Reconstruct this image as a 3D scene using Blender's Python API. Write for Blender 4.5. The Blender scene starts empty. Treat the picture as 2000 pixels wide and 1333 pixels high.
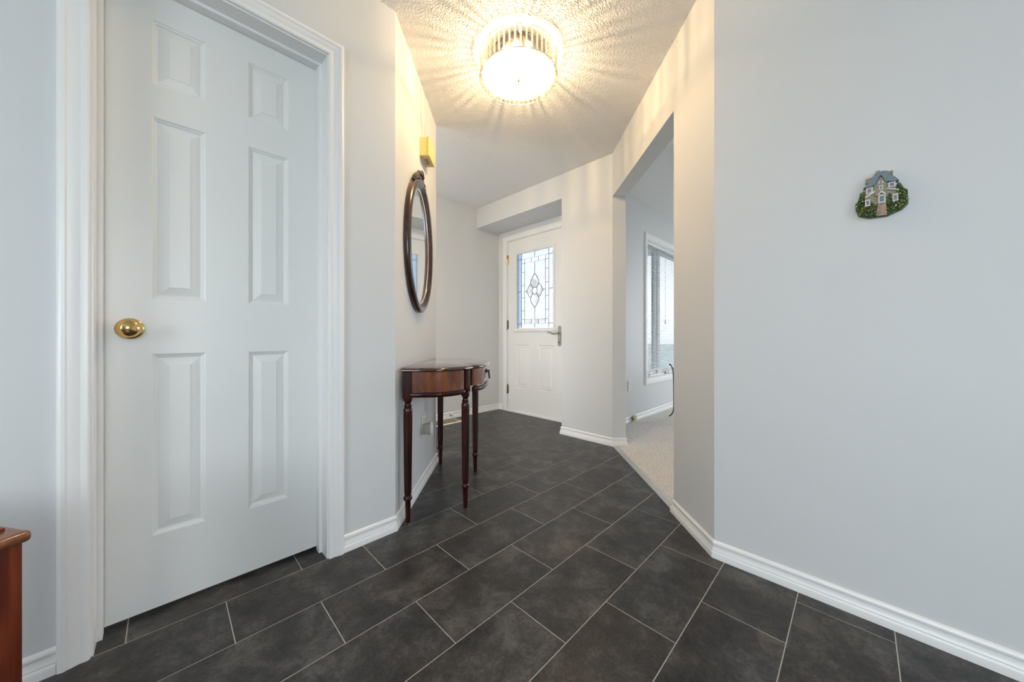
import bpy, bmesh, math, random
from mathutils import Vector, Matrix
random.seed(7)
R_ = math.radians
S2 = math.sqrt(2.0)
scene = bpy.context.scene
col = scene.collection

# ------------------------------------------------------------------ camera
EYE = 0.90
cam_d = bpy.data.cameras.new('camera')
cam_d.sensor_width = 36.0
cam_d.lens = 677.8 / 2000 * 36.0
cam_d.shift_y = -7.4 / 2000
cam_d.clip_start = 0.02
cam_d.clip_end = 300
cam = bpy.data.objects.new('camera', cam_d)
cam.location = (0, 0, EYE)
cam.rotation_euler = (R_(90), 0, R_(-45))
col.objects.link(cam)
scene.camera = cam

# ------------------------------------------------------------------ world, exposure
scene.view_settings.view_transform = 'Standard'
scene.view_settings.look = 'None'
scene.view_settings.gamma = 1.0
scene.view_settings.use_curve_mapping = False
scene.view_settings.exposure = 0.32
world = bpy.data.worlds.new('overcast_sky')
scene.world = world
world.use_nodes = True
bg = world.node_tree.nodes['Background']
bg.inputs['Color'].default_value = (0.88, 0.94, 1.0, 1)
bg.inputs['Strength'].default_value = 4.5

# ------------------------------------------------------------------ area lights added at unseen window openings
def area(name, loc, rot, sx, sy, power, colour):
    d = bpy.data.lights.new(name, 'AREA')
    d.shape = 'RECTANGLE'
    d.size = sx
    d.size_y = sy
    d.energy = power
    d.color = colour
    o = bpy.data.objects.new(name, d)
    o.location = loc
    o.rotation_euler = rot
    col.objects.link(o)
    return o
DAY = (0.80, 0.92, 1.0)
area('added_daylight_rear', (-2.93, -0.6, 1.45), (R_(90), 0, R_(-90)), 1.5, 1.3, 26, DAY)     # added at an assumed window behind the camera, shines +X
area('added_daylight_side', (-0.6, -2.93, 1.45), (R_(90), 0, R_(0)), 1.5, 1.3, 12.5, DAY)       # added at a second assumed window behind the camera, shines +Y
area('added_nook_fill', (0.42, 2.68, 1.25), (R_(90), 0, R_(-90)), 0.80, 1.7, 8.6, (1.0, 0.90, 0.79))          # fill added out of view to brighten the far hall, shines +X
area('added_room_fill', (6.10, -0.2, 1.30), (R_(90), 0, R_(90)), 2.4, 1.8, 3, DAY)       # fill added out of view for the carpeted room, shines -X

# ------------------------------------------------------------------ helpers
class MB:
    def __init__(self):
        self.bm = bmesh.new()
    def poly(self, pts):
        vs = [self.bm.verts.new(p) for p in pts]
        return self.bm.faces.new(vs)
    def box(self, x0, x1, y0, y1, z0, z1, bev=0.0, seg=2):
        r = bmesh.ops.create_cube(self.bm, size=1.0)
        vs = r['verts']
        for v in vs:
            v.co = Vector(((x0 + x1) / 2 + v.co.x * (x1 - x0), (y0 + y1) / 2 + v.co.y * (y1 - y0), (z0 + z1) / 2 + v.co.z * (z1 - z0)))
        if bev > 0:
            es = list({e for v in vs for e in v.link_edges})
            bmesh.ops.bevel(self.bm, geom=es, offset=bev, segments=seg, profile=0.5, affect='EDGES')
        return self
    def prism(self, pts, z0, z1):
        lo = [self.bm.verts.new((p[0], p[1], z0)) for p in pts]
        hi = [self.bm.verts.new((p[0], p[1], z1)) for p in pts]
        n = len(pts)
        self.bm.faces.new(lo[::-1])
        self.bm.faces.new(hi)
        for i in range(n):
            j = (i + 1) % n
            self.bm.faces.new((lo[i], lo[j], hi[j], hi[i]))
        return self
    def plate(self, pts, y0, y1):
        """polygon in (x, z), extruded along y from y0 (front) to y1 (back)"""
        fr = [self.bm.verts.new((p[0], y0, p[1])) for p in pts]
        bk = [self.bm.verts.new((p[0], y1, p[1])) for p in pts]
        n = len(pts)
        self.bm.faces.new(fr)
        self.bm.faces.new(bk[::-1])
        for i in range(n):
            j = (i + 1) % n
            self.bm.faces.new((fr[i], bk[i], bk[j], fr[j]))
        return self
    def lathe(self, prof, n=24, c=(0, 0, 0), axis='z', flute=None):
        rings = []
        for (r, h) in prof:
            ring = []
            for k in range(n):
                a = 2 * math.pi * k / n
                rr = r
                if flute and flute[0] <= h <= flute[1]:
                    rr = r * (1 - flute[3] * (0.5 + 0.5 * math.cos(a * flute[2])))
                x, y = rr * math.cos(a), rr * math.sin(a)
                if axis == 'z': co = (c[0] + x, c[1] + y, c[2] + h)
                elif axis == 'y': co = (c[0] + x, c[1] - h, c[2] + y)      # h towards the viewer
                else: co = (c[0] + h, c[1] + x, c[2] + y)
                ring.append(self.bm.verts.new(co))
            rings.append(ring)
        for a, b in zip(rings[:-1], rings[1:]):
            for k in range(n):
                self.bm.faces.new((a[k], a[(k + 1) % n], b[(k + 1) % n], b[k]))
        self.bm.faces.new(rings[0][::-1])
        self.bm.faces.new(rings[-1])
        return self
    def tube(self, pts, r, n=8, closed=False):
        pts = [Vector(p) for p in pts]
        m = len(pts)
        rr = r if isinstance(r, (list, tuple)) else [r] * m
        rings = []
        up = None
        for i, p in enumerate(pts):
            a = pts[(i - 1) % m] if (closed or i > 0) else p
            b = pts[(i + 1) % m] if (closed or i < m - 1) else p
            t = (b - a).normalized()
            if up is None:
                up = Vector((0, 0, 1)) if abs(t.z) < 0.9 else Vector((1, 0, 0))
            s = t.cross(up)
            if s.length < 1e-5: s = t.cross(Vector((0, 1, 0)))
            s.normalize()
            u = s.cross(t).normalized()
            up = u
            rings.append([self.bm.verts.new(p + rr[i] * (math.cos(2 * math.pi * k / n) * s + math.sin(2 * math.pi * k / n) * u)) for k in range(n)])
        pairs = list(zip(rings[:-1], rings[1:]))
        if closed: pairs.append((rings[-1], rings[0]))
        for a, b in pairs:
            for k in range(n):
                self.bm.faces.new((a[k], a[(k + 1) % n], b[(k + 1) % n], b[k]))
        if not closed:
            self.bm.faces.new(rings[0][::-1])
            self.bm.faces.new(rings[-1])
        return self
    def ball(self, c, r, sub=1, sc=(1, 1, 1)):
        m = Matrix.Translation(c) @ Matrix.Diagonal((r * sc[0], r * sc[1], r * sc[2], 1))
        bmesh.ops.create_icosphere(self.bm, subdivisions=sub, radius=1.0, matrix=m)
        return self
    def sweep(self, path, prof, fn, closed=False, side=1):
        """path: 2-D points; prof: (lateral offset, height) pairs; mitred joints; fn(u, v, h) -> 3-D"""
        P = [Vector(p) for p in path]
        m = len(P)
        rows = []
        for i in range(m):
            d0 = (P[i] - P[i - 1]).normalized() if (i > 0 or closed) else None
            d1 = (P[(i + 1) % m] - P[i]).normalized() if (i < m - 1 or closed) else None
            if d0 is None: d0 = d1
            if d1 is None: d1 = d0
            n0 = Vector((-d0.y, d0.x)) * side
            n1 = Vector((-d1.y, d1.x)) * side
            k = (n0 + n1)
            k = k / max(1e-6, k.dot(n0))
            rows.append([self.bm.verts.new(fn(P[i].x + k.x * o, P[i].y + k.y * o, h)) for (o, h) in prof])
        pr = list(zip(rows[:-1], rows[1:]))
        if closed: pr.append((rows[-1], rows[0]))
        q = len(prof)
        for a, b in pr:
            for j in range(q):
                jj = (j + 1) % q
                self.bm.faces.new((a[j], b[j], b[jj], a[jj]))
        if not closed:
            self.bm.faces.new(rows[0])
            self.bm.faces.new(rows[-1][::-1])
        return self
    def mesh(self, name, mat, smooth=None):
        bmesh.ops.recalc_face_normals(self.bm, faces=self.bm.faces[:])
        me = bpy.data.meshes.new(name)
        self.bm.to_mesh(me)
        self.bm.free()
        if mat: me.materials.append(mat)
        if smooth is not None:
            for p in me.polygons: p.use_smooth = True
            me.set_sharp_from_angle(angle=R_(smooth))
        return me
    def build(self, name, mat, parent=None, smooth=None):
        o = bpy.data.objects.new(name, self.mesh(name, mat, smooth))
        col.objects.link(o)
        if parent: o.parent = parent
        return o

def inst(me, name, parent, loc=(0, 0, 0), rot=(0, 0, 0)):
    o = bpy.data.objects.new(name, me)
    col.objects.link(o)
    o.parent = parent
    o.location = loc
    o.rotation_euler = rot
    return o
def tag(o, label=None, cat=None, group=None, kind=None):
    if label: o['label'] = label
    if cat: o['category'] = cat
    if group: o['group'] = group
    if kind: o['kind'] = kind
    return o
def thing(name, loc, rotz=0, label=None, cat=None, kind=None):
    o = bpy.data.objects.new(name, None)
    o.empty_display_size = 0.05
    o.location = loc
    o.rotation_euler = (0, 0, R_(rotz))
    col.objects.link(o)
    return tag(o, label, cat, None, kind)
def pq(p, q):                      # hall axes at 45 degrees to the house grid: p across, q along the hall
    return ((p + q) / S2, (q - p) / S2)
def wall3(u, v, h): return (u, v, h)

# ------------------------------------------------------------------ materials
def new_mat(name):
    m = bpy.data.materials.new(name)
    m.use_nodes = True
    nt = m.node_tree
    return m, nt, nt.nodes['Principled BSDF'], nt.nodes['Material Output']
def paint(name, rgb, rough=0.5, bump=0.0, bscale=300, var=0.0, vscale=3, metal=0.0, coat=0.0, spec=0.5):
    m, nt, b, out = new_mat(name)
    b.inputs['Base Color'].default_value = (*rgb, 1)
    b.inputs['Roughness'].default_value = rough
    b.inputs['Metallic'].default_value = metal
    b.inputs['Coat Weight'].default_value = coat
    b.inputs['Coat Roughness'].default_value = 0.08
    b.inputs['Specular IOR Level'].default_value = spec
    tc = nt.nodes.new('ShaderNodeTexCoord')
    if var > 0:
        n = nt.nodes.new('ShaderNodeTexNoise')
        n.inputs['Scale'].default_value = vscale
        n.inputs['Detail'].default_value = 6
        nt.links.new(tc.outputs['Object'], n.inputs['Vector'])
        r = nt.nodes.new('ShaderNodeValToRGB')
        r.color_ramp.elements[0].position = 0.3
        r.color_ramp.elements[1].position = 0.7
        r.color_ramp.elements[0].color = (*[c * (1 - var) for c in rgb], 1)
        r.color_ramp.elements[1].color = (*[min(1, c * (1 + var)) for c in rgb], 1)
        nt.links.new(n.outputs['Fac'], r.inputs['Fac'])
        nt.links.new(r.outputs['Color'], b.inputs['Base Color'])
    if bump > 0:
        n2 = nt.nodes.new('ShaderNodeTexNoise')
        n2.inputs['Scale'].default_value = bscale
        n2.inputs['Detail'].default_value = 3
        nt.links.new(tc.outputs['Object'], n2.inputs['Vector'])
        bp = nt.nodes.new('ShaderNodeBump')
        bp.inputs['Strength'].default_value = bump
        bp.inputs['Distance'].default_value = 0.002
        nt.links.new(n2.outputs['Fac'], bp.inputs['Height'])
        nt.links.new(bp.outputs['Normal'], b.inputs['Normal'])
    return m
def wood(name, dark, light, rough=0.25, coat=0.6, stretch=(14, 14, 1.2), scale=3.0, spec=0.5):
    m, nt, b, out = new_mat(name)
    tc = nt.nodes.new('ShaderNodeTexCoord')
    mp = nt.nodes.new('ShaderNodeMapping')
    mp.inputs['Scale'].default_value = stretch
    n = nt.nodes.new('ShaderNodeTexNoise')
    n.inputs['Scale'].default_value = scale
    n.inputs['Detail'].default_value = 8
    n.inputs['Distortion'].default_value = 0.6
    r = nt.nodes.new('ShaderNodeValToRGB')
    r.color_ramp.elements[0].position = 0.32
    r.color_ramp.elements[1].position = 0.72
    r.color_ramp.elements[0].color = (*dark, 1)
    r.color_ramp.elements[1].color = (*light, 1)
    nt.links.new(tc.outputs['Object'], mp.inputs['Vector'])
    nt.links.new(mp.outputs['Vector'], n.inputs['Vector'])
    nt.links.new(n.outputs['Fac'], r.inputs['Fac'])
    nt.links.new(r.outputs['Color'], b.inputs['Base Color'])
    b.inputs['Roughness'].default_value = rough
    b.inputs['Specular IOR Level'].default_value = spec
    b.inputs['Coat Weight'].default_value = coat
    b.inputs['Coat Roughness'].default_value = 0.06
    return m
def tile_mat():
    m, nt, b, out = new_mat('slate_tile')
    tc = nt.nodes.new('ShaderNodeTexCoord')
    oi = nt.nodes.new('ShaderNodeObjectInfo')
    vm = nt.nodes.new('ShaderNodeVectorMath'); vm.operation = 'SCALE'
    vm.inputs[0].default_value = (37.0, 23.0, 11.0)
    nt.links.new(oi.outputs['Random'], vm.inputs['Scale'])
    va = nt.nodes.new('ShaderNodeVectorMath'); va.operation = 'ADD'
    nt.links.new(tc.outputs['Object'], va.inputs[0])
    nt.links.new(vm.outputs['Vector'], va.inputs[1])
    n1 = nt.nodes.new('ShaderNodeTexNoise')
    n1.inputs['Scale'].default_value = 7.0; n1.inputs['Detail'].default_value = 9; n1.inputs['Roughness'].default_value = 0.74; n1.inputs['Distortion'].default_value = 0.25
    n2 = nt.nodes.new('ShaderNodeTexNoise')
    n2.inputs['Scale'].default_value = 120.0; n2.inputs['Detail'].default_value = 4
    n3 = nt.nodes.new('ShaderNodeTexNoise')
    n3.inputs['Scale'].default_value = 3.2; n3.inputs['Detail'].default_value = 5
    for n in (n1, n2, n3): nt.links.new(va.outputs['Vector'], n.inputs['Vector'])
    r1 = nt.nodes.new('ShaderNodeValToRGB')
    e = r1.color_ramp.elements
    e[0].position = 0.33; e[0].color = (0.023, 0.023, 0.0245, 1)
    e[1].position = 0.68; e[1].color = (0.122, 0.113, 0.107, 1)
    e2 = r1.color_ramp.elements.new(0.5); e2.color = (0.050, 0.0465, 0.0445, 1)
    nt.links.new(n1.outputs['Fac'], r1.inputs['Fac'])
    r3 = nt.nodes.new('ShaderNodeValToRGB')
    r3.color_ramp.elements[0].position = 0.4; r3.color_ramp.elements[0].color = (0.93, 0.98, 1.03, 1)
    r3.color_ramp.elements[1].position = 0.65; r3.color_ramp.elements[1].color = (1.07, 1.0, 0.94, 1)
    nt.links.new(n3.outputs['Fac'], r3.inputs['Fac'])
    mx = nt.nodes.new('ShaderNodeMix'); mx.data_type = 'RGBA'; mx.blend_type = 'MULTIPLY'
    mx.inputs['Factor'].default_value = 1.0
    nt.links.new(r1.outputs['Color'], mx.inputs['A']); nt.links.new(r3.outputs['Color'], mx.inputs['B'])
    r2 = nt.nodes.new('ShaderNodeValToRGB')
    r2.color_ramp.elements[0].position = 0.35; r2.color_ramp.elements[0].color = (0.78, 0.78, 0.78, 1)
    r2.color_ramp.elements[1].position = 0.68; r2.color_ramp.elements[1].color = (1.2, 1.2, 1.2, 1)
    nt.links.new(n2.outputs['Fac'], r2.inputs['Fac'])
    mx2 = nt.nodes.new('ShaderNodeMix'); mx2.data_type = 'RGBA'; mx2.blend_type = 'MULTIPLY'
    mx2.inputs['Factor'].default_value = 1.0
    nt.links.new(mx.outputs['Result'], mx2.inputs['A']); nt.links.new(r2.outputs['Color'], mx2.inputs['B'])
    nt.links.new(mx2.outputs['Result'], b.inputs['Base Color'])
    b.inputs['Roughness'].default_value = 0.36
    b.inputs['Specular IOR Level'].default_value = 0.28
    bp = nt.nodes.new('ShaderNodeBump'); bp.inputs['Strength'].default_value = 0.22; bp.inputs['Distance'].default_value = 0.0012
    nt.links.new(n2.outputs['Fac'], bp.inputs['Height'])
    nt.links.new(bp.outputs['Normal'], b.inputs['Normal'])
    return m
def ceiling_mat():
    m, nt, b, out = new_mat('stippled_ceiling')
    b.inputs['Base Color'].default_value = (0.94, 0.94, 0.94, 1)
    b.inputs['Roughness'].default_value = 0.9
    tc = nt.nodes.new('ShaderNodeTexCoord')
    n = nt.nodes.new('ShaderNodeTexNoise'); n.inputs['Scale'].default_value = 125; n.inputs['Detail'].default_value = 2.5; n.inputs['Roughness'].default_value = 0.55
    v = nt.nodes.new('ShaderNodeTexVoronoi'); v.inputs['Scale'].default_value = 120
    nt.links.new(tc.outputs['Object'], n.inputs['Vector']); nt.links.new(tc.outputs['Object'], v.inputs['Vector'])
    r = nt.nodes.new('ShaderNodeValToRGB'); r.color_ramp.elements[0].position = 0.38; r.color_ramp.elements[1].position = 0.66
    nt.links.new(n.outputs['Fac'], r.inputs['Fac'])
    ma = nt.nodes.new('ShaderNodeMath'); ma.operation = 'MULTIPLY_ADD'; ma.inputs[1].default_value = -0.4
    nt.links.new(v.outputs['Distance'], ma.inputs[0]); nt.links.new(r.outputs['Color'], ma.inputs[2])
    bp = nt.nodes.new('ShaderNodeBump'); bp.inputs['Strength'].default_value = 1.0; bp.inputs['Distance'].default_value = 0.004
    nt.links.new(ma.outputs['Value'], bp.inputs['Height']); nt.links.new(bp.outputs['Normal'], b.inputs['Normal'])
    return m
def glass_mat(name, tint, translucent=0.0, gloss=0.08, stipple=0.0, scale=160):
    m = bpy.data.materials.new(name); m.use_nodes = True
    nt = m.node_tree; nt.nodes.clear()
    out = nt.nodes.new('ShaderNodeOutputMaterial')
    tr = nt.nodes.new('ShaderNodeBsdfTransparent'); tr.inputs['Color'].default_value = (*tint, 1)
    tl = nt.nodes.new('ShaderNodeBsdfTranslucent'); tl.inputs['Color'].default_value = (*tint, 1)
    gl = nt.nodes.new('ShaderNodeBsdfGlossy'); gl.inputs['Roughness'].default_value = 0.05
    m1 = nt.nodes.new('ShaderNodeMixShader'); m2 = nt.nodes.new('ShaderNodeMixShader')
    m1.inputs['Fac'].default_value = translucent
    if stipple > 0:
        tc = nt.nodes.new('ShaderNodeTexCoord')
        n = nt.nodes.new('ShaderNodeTexNoise'); n.inputs['Scale'].default_value = scale; n.inputs['Detail'].default_value = 2
        nt.links.new(tc.outputs['Object'], n.inputs['Vector'])
        mr = nt.nodes.new('ShaderNodeMapRange')
        mr.inputs['From Min'].default_value = 0.35; mr.inputs['From Max'].default_value = 0.65
        mr.inputs['To Min'].default_value = translucent - stipple; mr.inputs['To Max'].default_value = min(1, translucent + stipple)
        nt.links.new(n.outputs['Fac'], mr.inputs['Value'])
        nt.links.new(mr.outputs['Result'], m1.inputs['Fac'])
        bp = nt.nodes.new('ShaderNodeBump'); bp.inputs['Strength'].default_value = 0.6; bp.inputs['Distance'].default_value = 0.003
        nt.links.new(n.outputs['Fac'], bp.inputs['Height']); nt.links.new(bp.outputs['Normal'], gl.inputs['Normal'])
    m2.inputs['Fac'].default_value = gloss
    nt.links.new(tr.outputs[0], m1.inputs[1]); nt.links.new(tl.outputs[0], m1.inputs[2])
    nt.links.new(m1.outputs[0], m2.inputs[1]); nt.links.new(gl.outputs[0], m2.inputs[2])
    nt.links.new(m2.outputs[0], out.inputs['Surface'])
    return m
def emit_mat(name, rgb, s):
    m, nt, b, out = new_mat(name)
    b.inputs['Base Color'].default_value = (*rgb, 1)
    b.inputs['Emission Color'].default_value = (*rgb, 1)
    b.inputs['Emission Strength'].default_value = s
    return m

M_WALL = paint('grey_wall_paint', (0.69, 0.70, 0.70), 0.55, bump=0.10, bscale=420)
M_TRIM = paint('white_trim_paint', (0.86, 0.86, 0.85), 0.30, bump=0.05, bscale=160)
M_DOOR = paint('white_door_paint', (0.80, 0.81, 0.79), 0.33, bump=0.16, bscale=210)
M_FDOOR = paint('white_steel_door', (0.84, 0.84, 0.83), 0.35, bump=0.04, bscale=200)
M_CEIL = ceiling_mat()
M_TILE = tile_mat()
M_GROUT = paint('beige_grout', (0.52, 0.485, 0.45), 0.85, var=0.12, vscale=40)
M_CARPET = paint('beige_carpet', (0.68, 0.64, 0.59), 0.98, bump=1.0, bscale=260, var=0.28, vscale=120, spec=0.1)
M_STRIP = paint('aluminium_strip', (0.75, 0.75, 0.74), 0.32, metal=1.0)
M_STEEL = paint('dull_steel', (0.42, 0.40, 0.37), 0.32, metal=1.0)
M_BRASS = paint('polished_brass', (0.72, 0.49, 0.19), 0.10, metal=1.0)
M_TARN = paint('tarnished_brass', (0.24, 0.19, 0.11), 0.4, metal=1.0)
M_LEAD = paint('lead_came', (0.16, 0.17, 0.19), 0.4, metal=0.7)
M_MAHOG = wood('dark_mahogany', (0.010, 0.0015, 0.0012), (0.055, 0.006, 0.003), 0.3, 0.45, spec=0.15)
M_TOP = wood('polished_mahogany_top', (0.012, 0.003, 0.002), (0.060, 0.012, 0.006), 0.12, 1.0, (2, 14, 14), 3)
M_APRON = wood('burl_mahogany', (0.075, 0.014, 0.004), (0.24, 0.066, 0.010), 0.25, 0.5, (5, 5, 2.2), 4)
M_MIRFR = wood('carved_walnut', (0.018, 0.005, 0.004), (0.062, 0.020, 0.012), 0.25, 0.7, (6, 6, 3), 4)
M_CHERRY = wood('cherry_wood', (0.085, 0.010, 0.003), (0.22, 0.040, 0.008), 0.4, 0.1, (18, 18, 1.5), 3)
M_CHTOP = wood('worn_cherry_wood', (0.13, 0.035, 0.012), (0.26, 0.09, 0.03), 0.28, 0.4, (3, 14, 14), 3)
M_MIRROR = paint('mirror_glass', (0.90, 0.92, 0.91), 0.0, metal=1.0)
M_CREAM = paint('cream_plastic', (0.76, 0.62, 0.25), 0.45)
M_VENT = paint('dark_plastic_grille', (0.30, 0.28, 0.20), 0.6)  # darker plastic tone for the chime grille
M_PLASTIC = paint('white_plastic', (0.78, 0.78, 0.76), 0.35)
M_BEIGEPL = paint('grey_beige_plastic', (0.50, 0.46, 0.38), 0.45)
M_BLACK = paint('black_iron', (0.008, 0.008, 0.009), 0.45, metal=0.0)
M_DARK = paint('dark_slot', (0.02, 0.02, 0.02), 0.7)
M_GLASS = glass_mat('clear_window_glass', (0.50, 0.53, 0.55), 0.0, 0.06)
M_OBSC = glass_mat('hammered_glass', (0.70, 0.735, 0.775), 0.62, 0.07, 0.30, 150)
M_OBSC2 = glass_mat('blue_seedy_glass', (0.48, 0.55, 0.62), 0.60, 0.07, 0.32, 190)
M_BEVEL = glass_mat('bevelled_glass', (0.68, 0.70, 0.73), 0.3, 0.16)
M_PETAL = glass_mat('pale_bevelled_glass', (0.63, 0.625, 0.62), 0.5, 0.16, 0.25, 9)
M_SLAT = paint('white_blind_slat', (0.84, 0.86, 0.87), 0.4)
M_ROD = glass_mat('crystal_rod', (0.76, 0.74, 0.70), 0.08, 0.18)
M_FROST = glass_mat('frosted_diffuser', (0.97, 0.95, 0.90), 0.18, 0.03)
M_CHROME = paint('polished_chrome', (0.8, 0.79, 0.77), 0.12, metal=1.0)
M_BULB = emit_mat('warm_bulb', (1.0, 0.78, 0.48), 40)

# ------------------------------------------------------------------ room dimensions (metres)
L, Mw, A, RW, D, W, P, V = 1.528, 0.544, 0.829, 1.592, 2.612, 3.202, 2.971, 1.70
HC, SOF, ARC, JY = 2.418, 2.192, 2.062, 1.958
CX = L - S2 * Mw                     # corner of left wall and mirror wall
MEND = pq(-Mw, 2.486)
AY = RW - S2 * A                     # corner of right wall and arch wall
DY = D - S2 * A                      # corner of entry wall and arch
ARN, ARF = 1.778, (D + DY) / S2
TH = 0.11
def struct(o, label, cat):
    return tag(o, label, cat, None, 'structure')
def wall(name, label, parts):
    b = MB()
    for kind, *a in parts:
        if kind == 'b': b.box(*a)
        else: b.prism(*a)
    return struct(b.build(name, M_WALL), label, 'wall')

# floor of the hall: grout bed with tiles as children
FLOOR = struct(MB().box(-3.1, 3.12, -3.1, 3.33, -0.10, -0.0007).build('floor', M_GROUT), 'dark slate-look tile floor of the hallway with thin pale grout lines', 'floor')
hall = [(-3.0, -3.0), (RW, -3.0), (RW, AY), pq(A, ARN), pq(A + 0.03, ARN), pq(A + 0.03, ARF), (D, DY), (D, JY), (P + 0.02, JY), (P + 0.02, W), (0.36, W), (0.36, MEND[1]), MEND, (CX, L), (0.47, L), (0.47, L + 0.16), (-0.147, L + 0.16), (-0.147, L), (-3.0, L)]
def clip(poly, ax, val, keep_less):
    out = []
    n = len(poly)
    for i in range(n):
        a, b = poly[i], poly[(i + 1) % n]
        ia = (a[ax] <= val) == keep_less
        ib = (b[ax] <= val) == keep_less
        if ia: out.append(a)
        if ia != ib:
            t = (val - a[ax]) / (b[ax] - a[ax])
            out.append((a[0] + t * (b[0] - a[0]), a[1] + t * (b[1] - a[1])))
    return out
TW, TL, Y0, X0, GAP = 0.2288, 0.4576, 0.6093, 0.6042, 0.0013
full = None
def tile_mesh(poly, cx, cy):
    b = MB()
    ctr = Vector((sum(p[0] for p in poly) / len(poly), sum(p[1] for p in poly) / len(poly)))
    z = [(-0.012, 0.0), (-0.0003, 0.0), (0.0, 0.0004)]
    rings = []
    for zz, ins in z:
        ring = []
        for p in poly:
            d = ctr - Vector(p[:2]); d = d.normalized() * ins * 1.4 if d.length > 1e-6 else d
            ring.append(b.bm.verts.new((p[0] + d.x - cx, p[1] + d.y - cy, zz)))
        rings.append(ring)
    n = len(poly)
    for r0, r1 in zip(rings[:-1], rings[1:]):
        for k in range(n):
            b.bm.faces.new((r0[k], r0[(k + 1) % n], r1[(k + 1) % n], r1[k]))
    b.bm.faces.new(rings[-1])
    return b.mesh('tile', M_TILE)
for j in range(-17, 13):
    ya, yb = Y0 + TW * j + GAP, Y0 + TW * (j + 1) - GAP
    off = X0 if j % 2 else X0 + TL / 2
    for i in range(-10, 8):
        xa, xb = off + TL * i + GAP, off + TL * (i + 1) - GAP
        q = hall
        for ax, v, kl in ((0, xa, False), (0, xb, True), (1, ya, False), (1, yb, True)):
            q = clip(q, ax, v, kl)
            if len(q) < 3: break
        if len(q) < 3: continue
        cl = []
        for p in q:
            if not cl or math.hypot(p[0] - cl[-1][0], p[1] - cl[-1][1]) > 1e-4: cl.append(p)
        while len(cl) > 2 and math.hypot(cl[0][0] - cl[-1][0], cl[0][1] - cl[-1][1]) < 1e-4: cl.pop()
        ar = 0.5 * sum(cl[k][0] * cl[(k + 1) % len(cl)][1] - cl[(k + 1) % len(cl)][0] * cl[k][1] for k in range(len(cl)))
        if len(cl) < 3 or abs(ar) < 2e-4: continue
        cx, cy = (xa + xb) / 2, (ya + yb) / 2
        if abs(abs(ar) - (xb - xa) * (yb - ya)) < 1e-6 and len(cl) == 4:
            if full is None: full = tile_mesh([(xa, ya), (xb, ya), (xb, yb), (xa, yb)], cx, cy)
            me = full
        else:
            me = tile_mesh(cl, cx, cy)
        inst(me, 'tile', FLOOR, (cx, cy, 0))

# carpet of the next room: a slab with an uneven pile surface where it shows
cb = MB()
cpoly = [pq(A + 0.03, ARN - 0.25), (RW + 0.06, AY - 0.2), (RW + 0.06, -2.2), (6.2, -2.2), (6.2, V + 0.02), (3.0, V + 0.02), pq(A + 0.03, ARF + 0.25)]
cb.prism(cpoly, -0.08, 0.004)
CARPET = struct(cb.build('floor_carpet', M_CARPET), 'beige cut-pile carpet floor of the room beyond the archway', 'floor')
pb = MB()
step = 0.010
rr = random.Random(3)
grid = {}
for iu in range(0, 190):
    for iv in range(0, 190):
        p, q = A + 0.032 + iu * step, 1.78 + iv * step
        X, Y = pq(p, q)
        if Y > V - 0.012: continue
        if p > 1.06 and q < 1.5 + 0.0 * p: continue
        if p / q > 0.56 or p / q < 0.26: continue
        grid[(iu, iv)] = pb.bm.verts.new((X + rr.uniform(-.004, .004), Y + rr.uniform(-.004, .004), 0.009 + rr.uniform(-0.002, 0.0025)))
for (iu, iv), v in grid.items():
    k = [(iu, iv), (iu + 1, iv), (iu + 1, iv + 1), (iu, iv + 1)]
    if all(t in grid for t in k): pb.bm.faces.new([grid[t] for t in k])
pile = pb.build('carpet_pile', M_CARPET, CARPET)
pile['kind'] = 'stuff'

CEIL = struct(MB().box(-3.2, 6.4, -3.2, 3.4, HC, HC + 0.1).build('ceiling', M_CEIL), 'white stippled ceiling above the hallway', 'ceiling')

# walls
DX0, DX1, DZ = -0.160, 0.482, 2.058      # rough opening of the interior door
wall('wall_left', 'pale grey wall around the six-panel interior door', [
    ('b', -3.1, DX0, L, L + 0.13, 0, HC), ('b', DX0, DX1, L, L + 0.13, DZ, HC),
    ('p', [(DX1, L), (CX, L), pq(-Mw - 0.12, 1.66), (DX1, L + 0.13)], 0, HC)])
wall('wall_light_stop', 'unseen wall added to stop light leaking round the six-panel door', [('b', -0.4, 0.6, 1.86, 1.92, 0, HC)])  # added behind the slab to block light leaking through the door gaps
wall('wall_mirror', 'pale grey angled wall carrying the oval mirror', [
    ('p', [(CX, L), MEND, (MEND[0] - 0.17, MEND[1] - 0.001), pq(-Mw - 0.12, 1.66)], 0, HC),
    ('p', [MEND, (0.30, MEND[1]), (0.30, MEND[1] - 0.06), (MEND[0] - 0.07, MEND[1] - 0.06)], 0, HC)])
wall('wall_added_nook', 'end wall of an added unseen side nook with a tall opening for fill light', [  # nook and opening added out of view to light the far hall
    ('b', 0.26, 0.36, MEND[1] - 0.06, 2.27, 0, HC), ('b', 0.26, 0.36, 3.09, W + 0.13, 0, HC), ('b', 0.26, 0.36, 2.27, 3.09, 0, 0.39), ('b', 0.26, 0.36, 2.27, 3.09, 2.11, HC)])
wall('wall_back', 'pale grey wall left of the front door behind the console table', [('b', 0.26, 3.12, W, W + 0.13, 0, HC)])
FY0, FY1, FZ = 2.165, 3.066, 2.078       # rough opening of the front door
wall('wall_front', 'pale grey recessed wall around the white front door', [
    ('b', P, P + 0.15, JY, FY0, 0, HC), ('b', P, P + 0.15, FY1, W + 0.13, 0, HC), ('b', P, P + 0.15, FY0, FY1, FZ, HC)])
wall('wall_bulkhead', 'boxed bulkhead dropping from the ceiling above the front door', [('b', D, P, JY, W, SOF, HC)])
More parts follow.
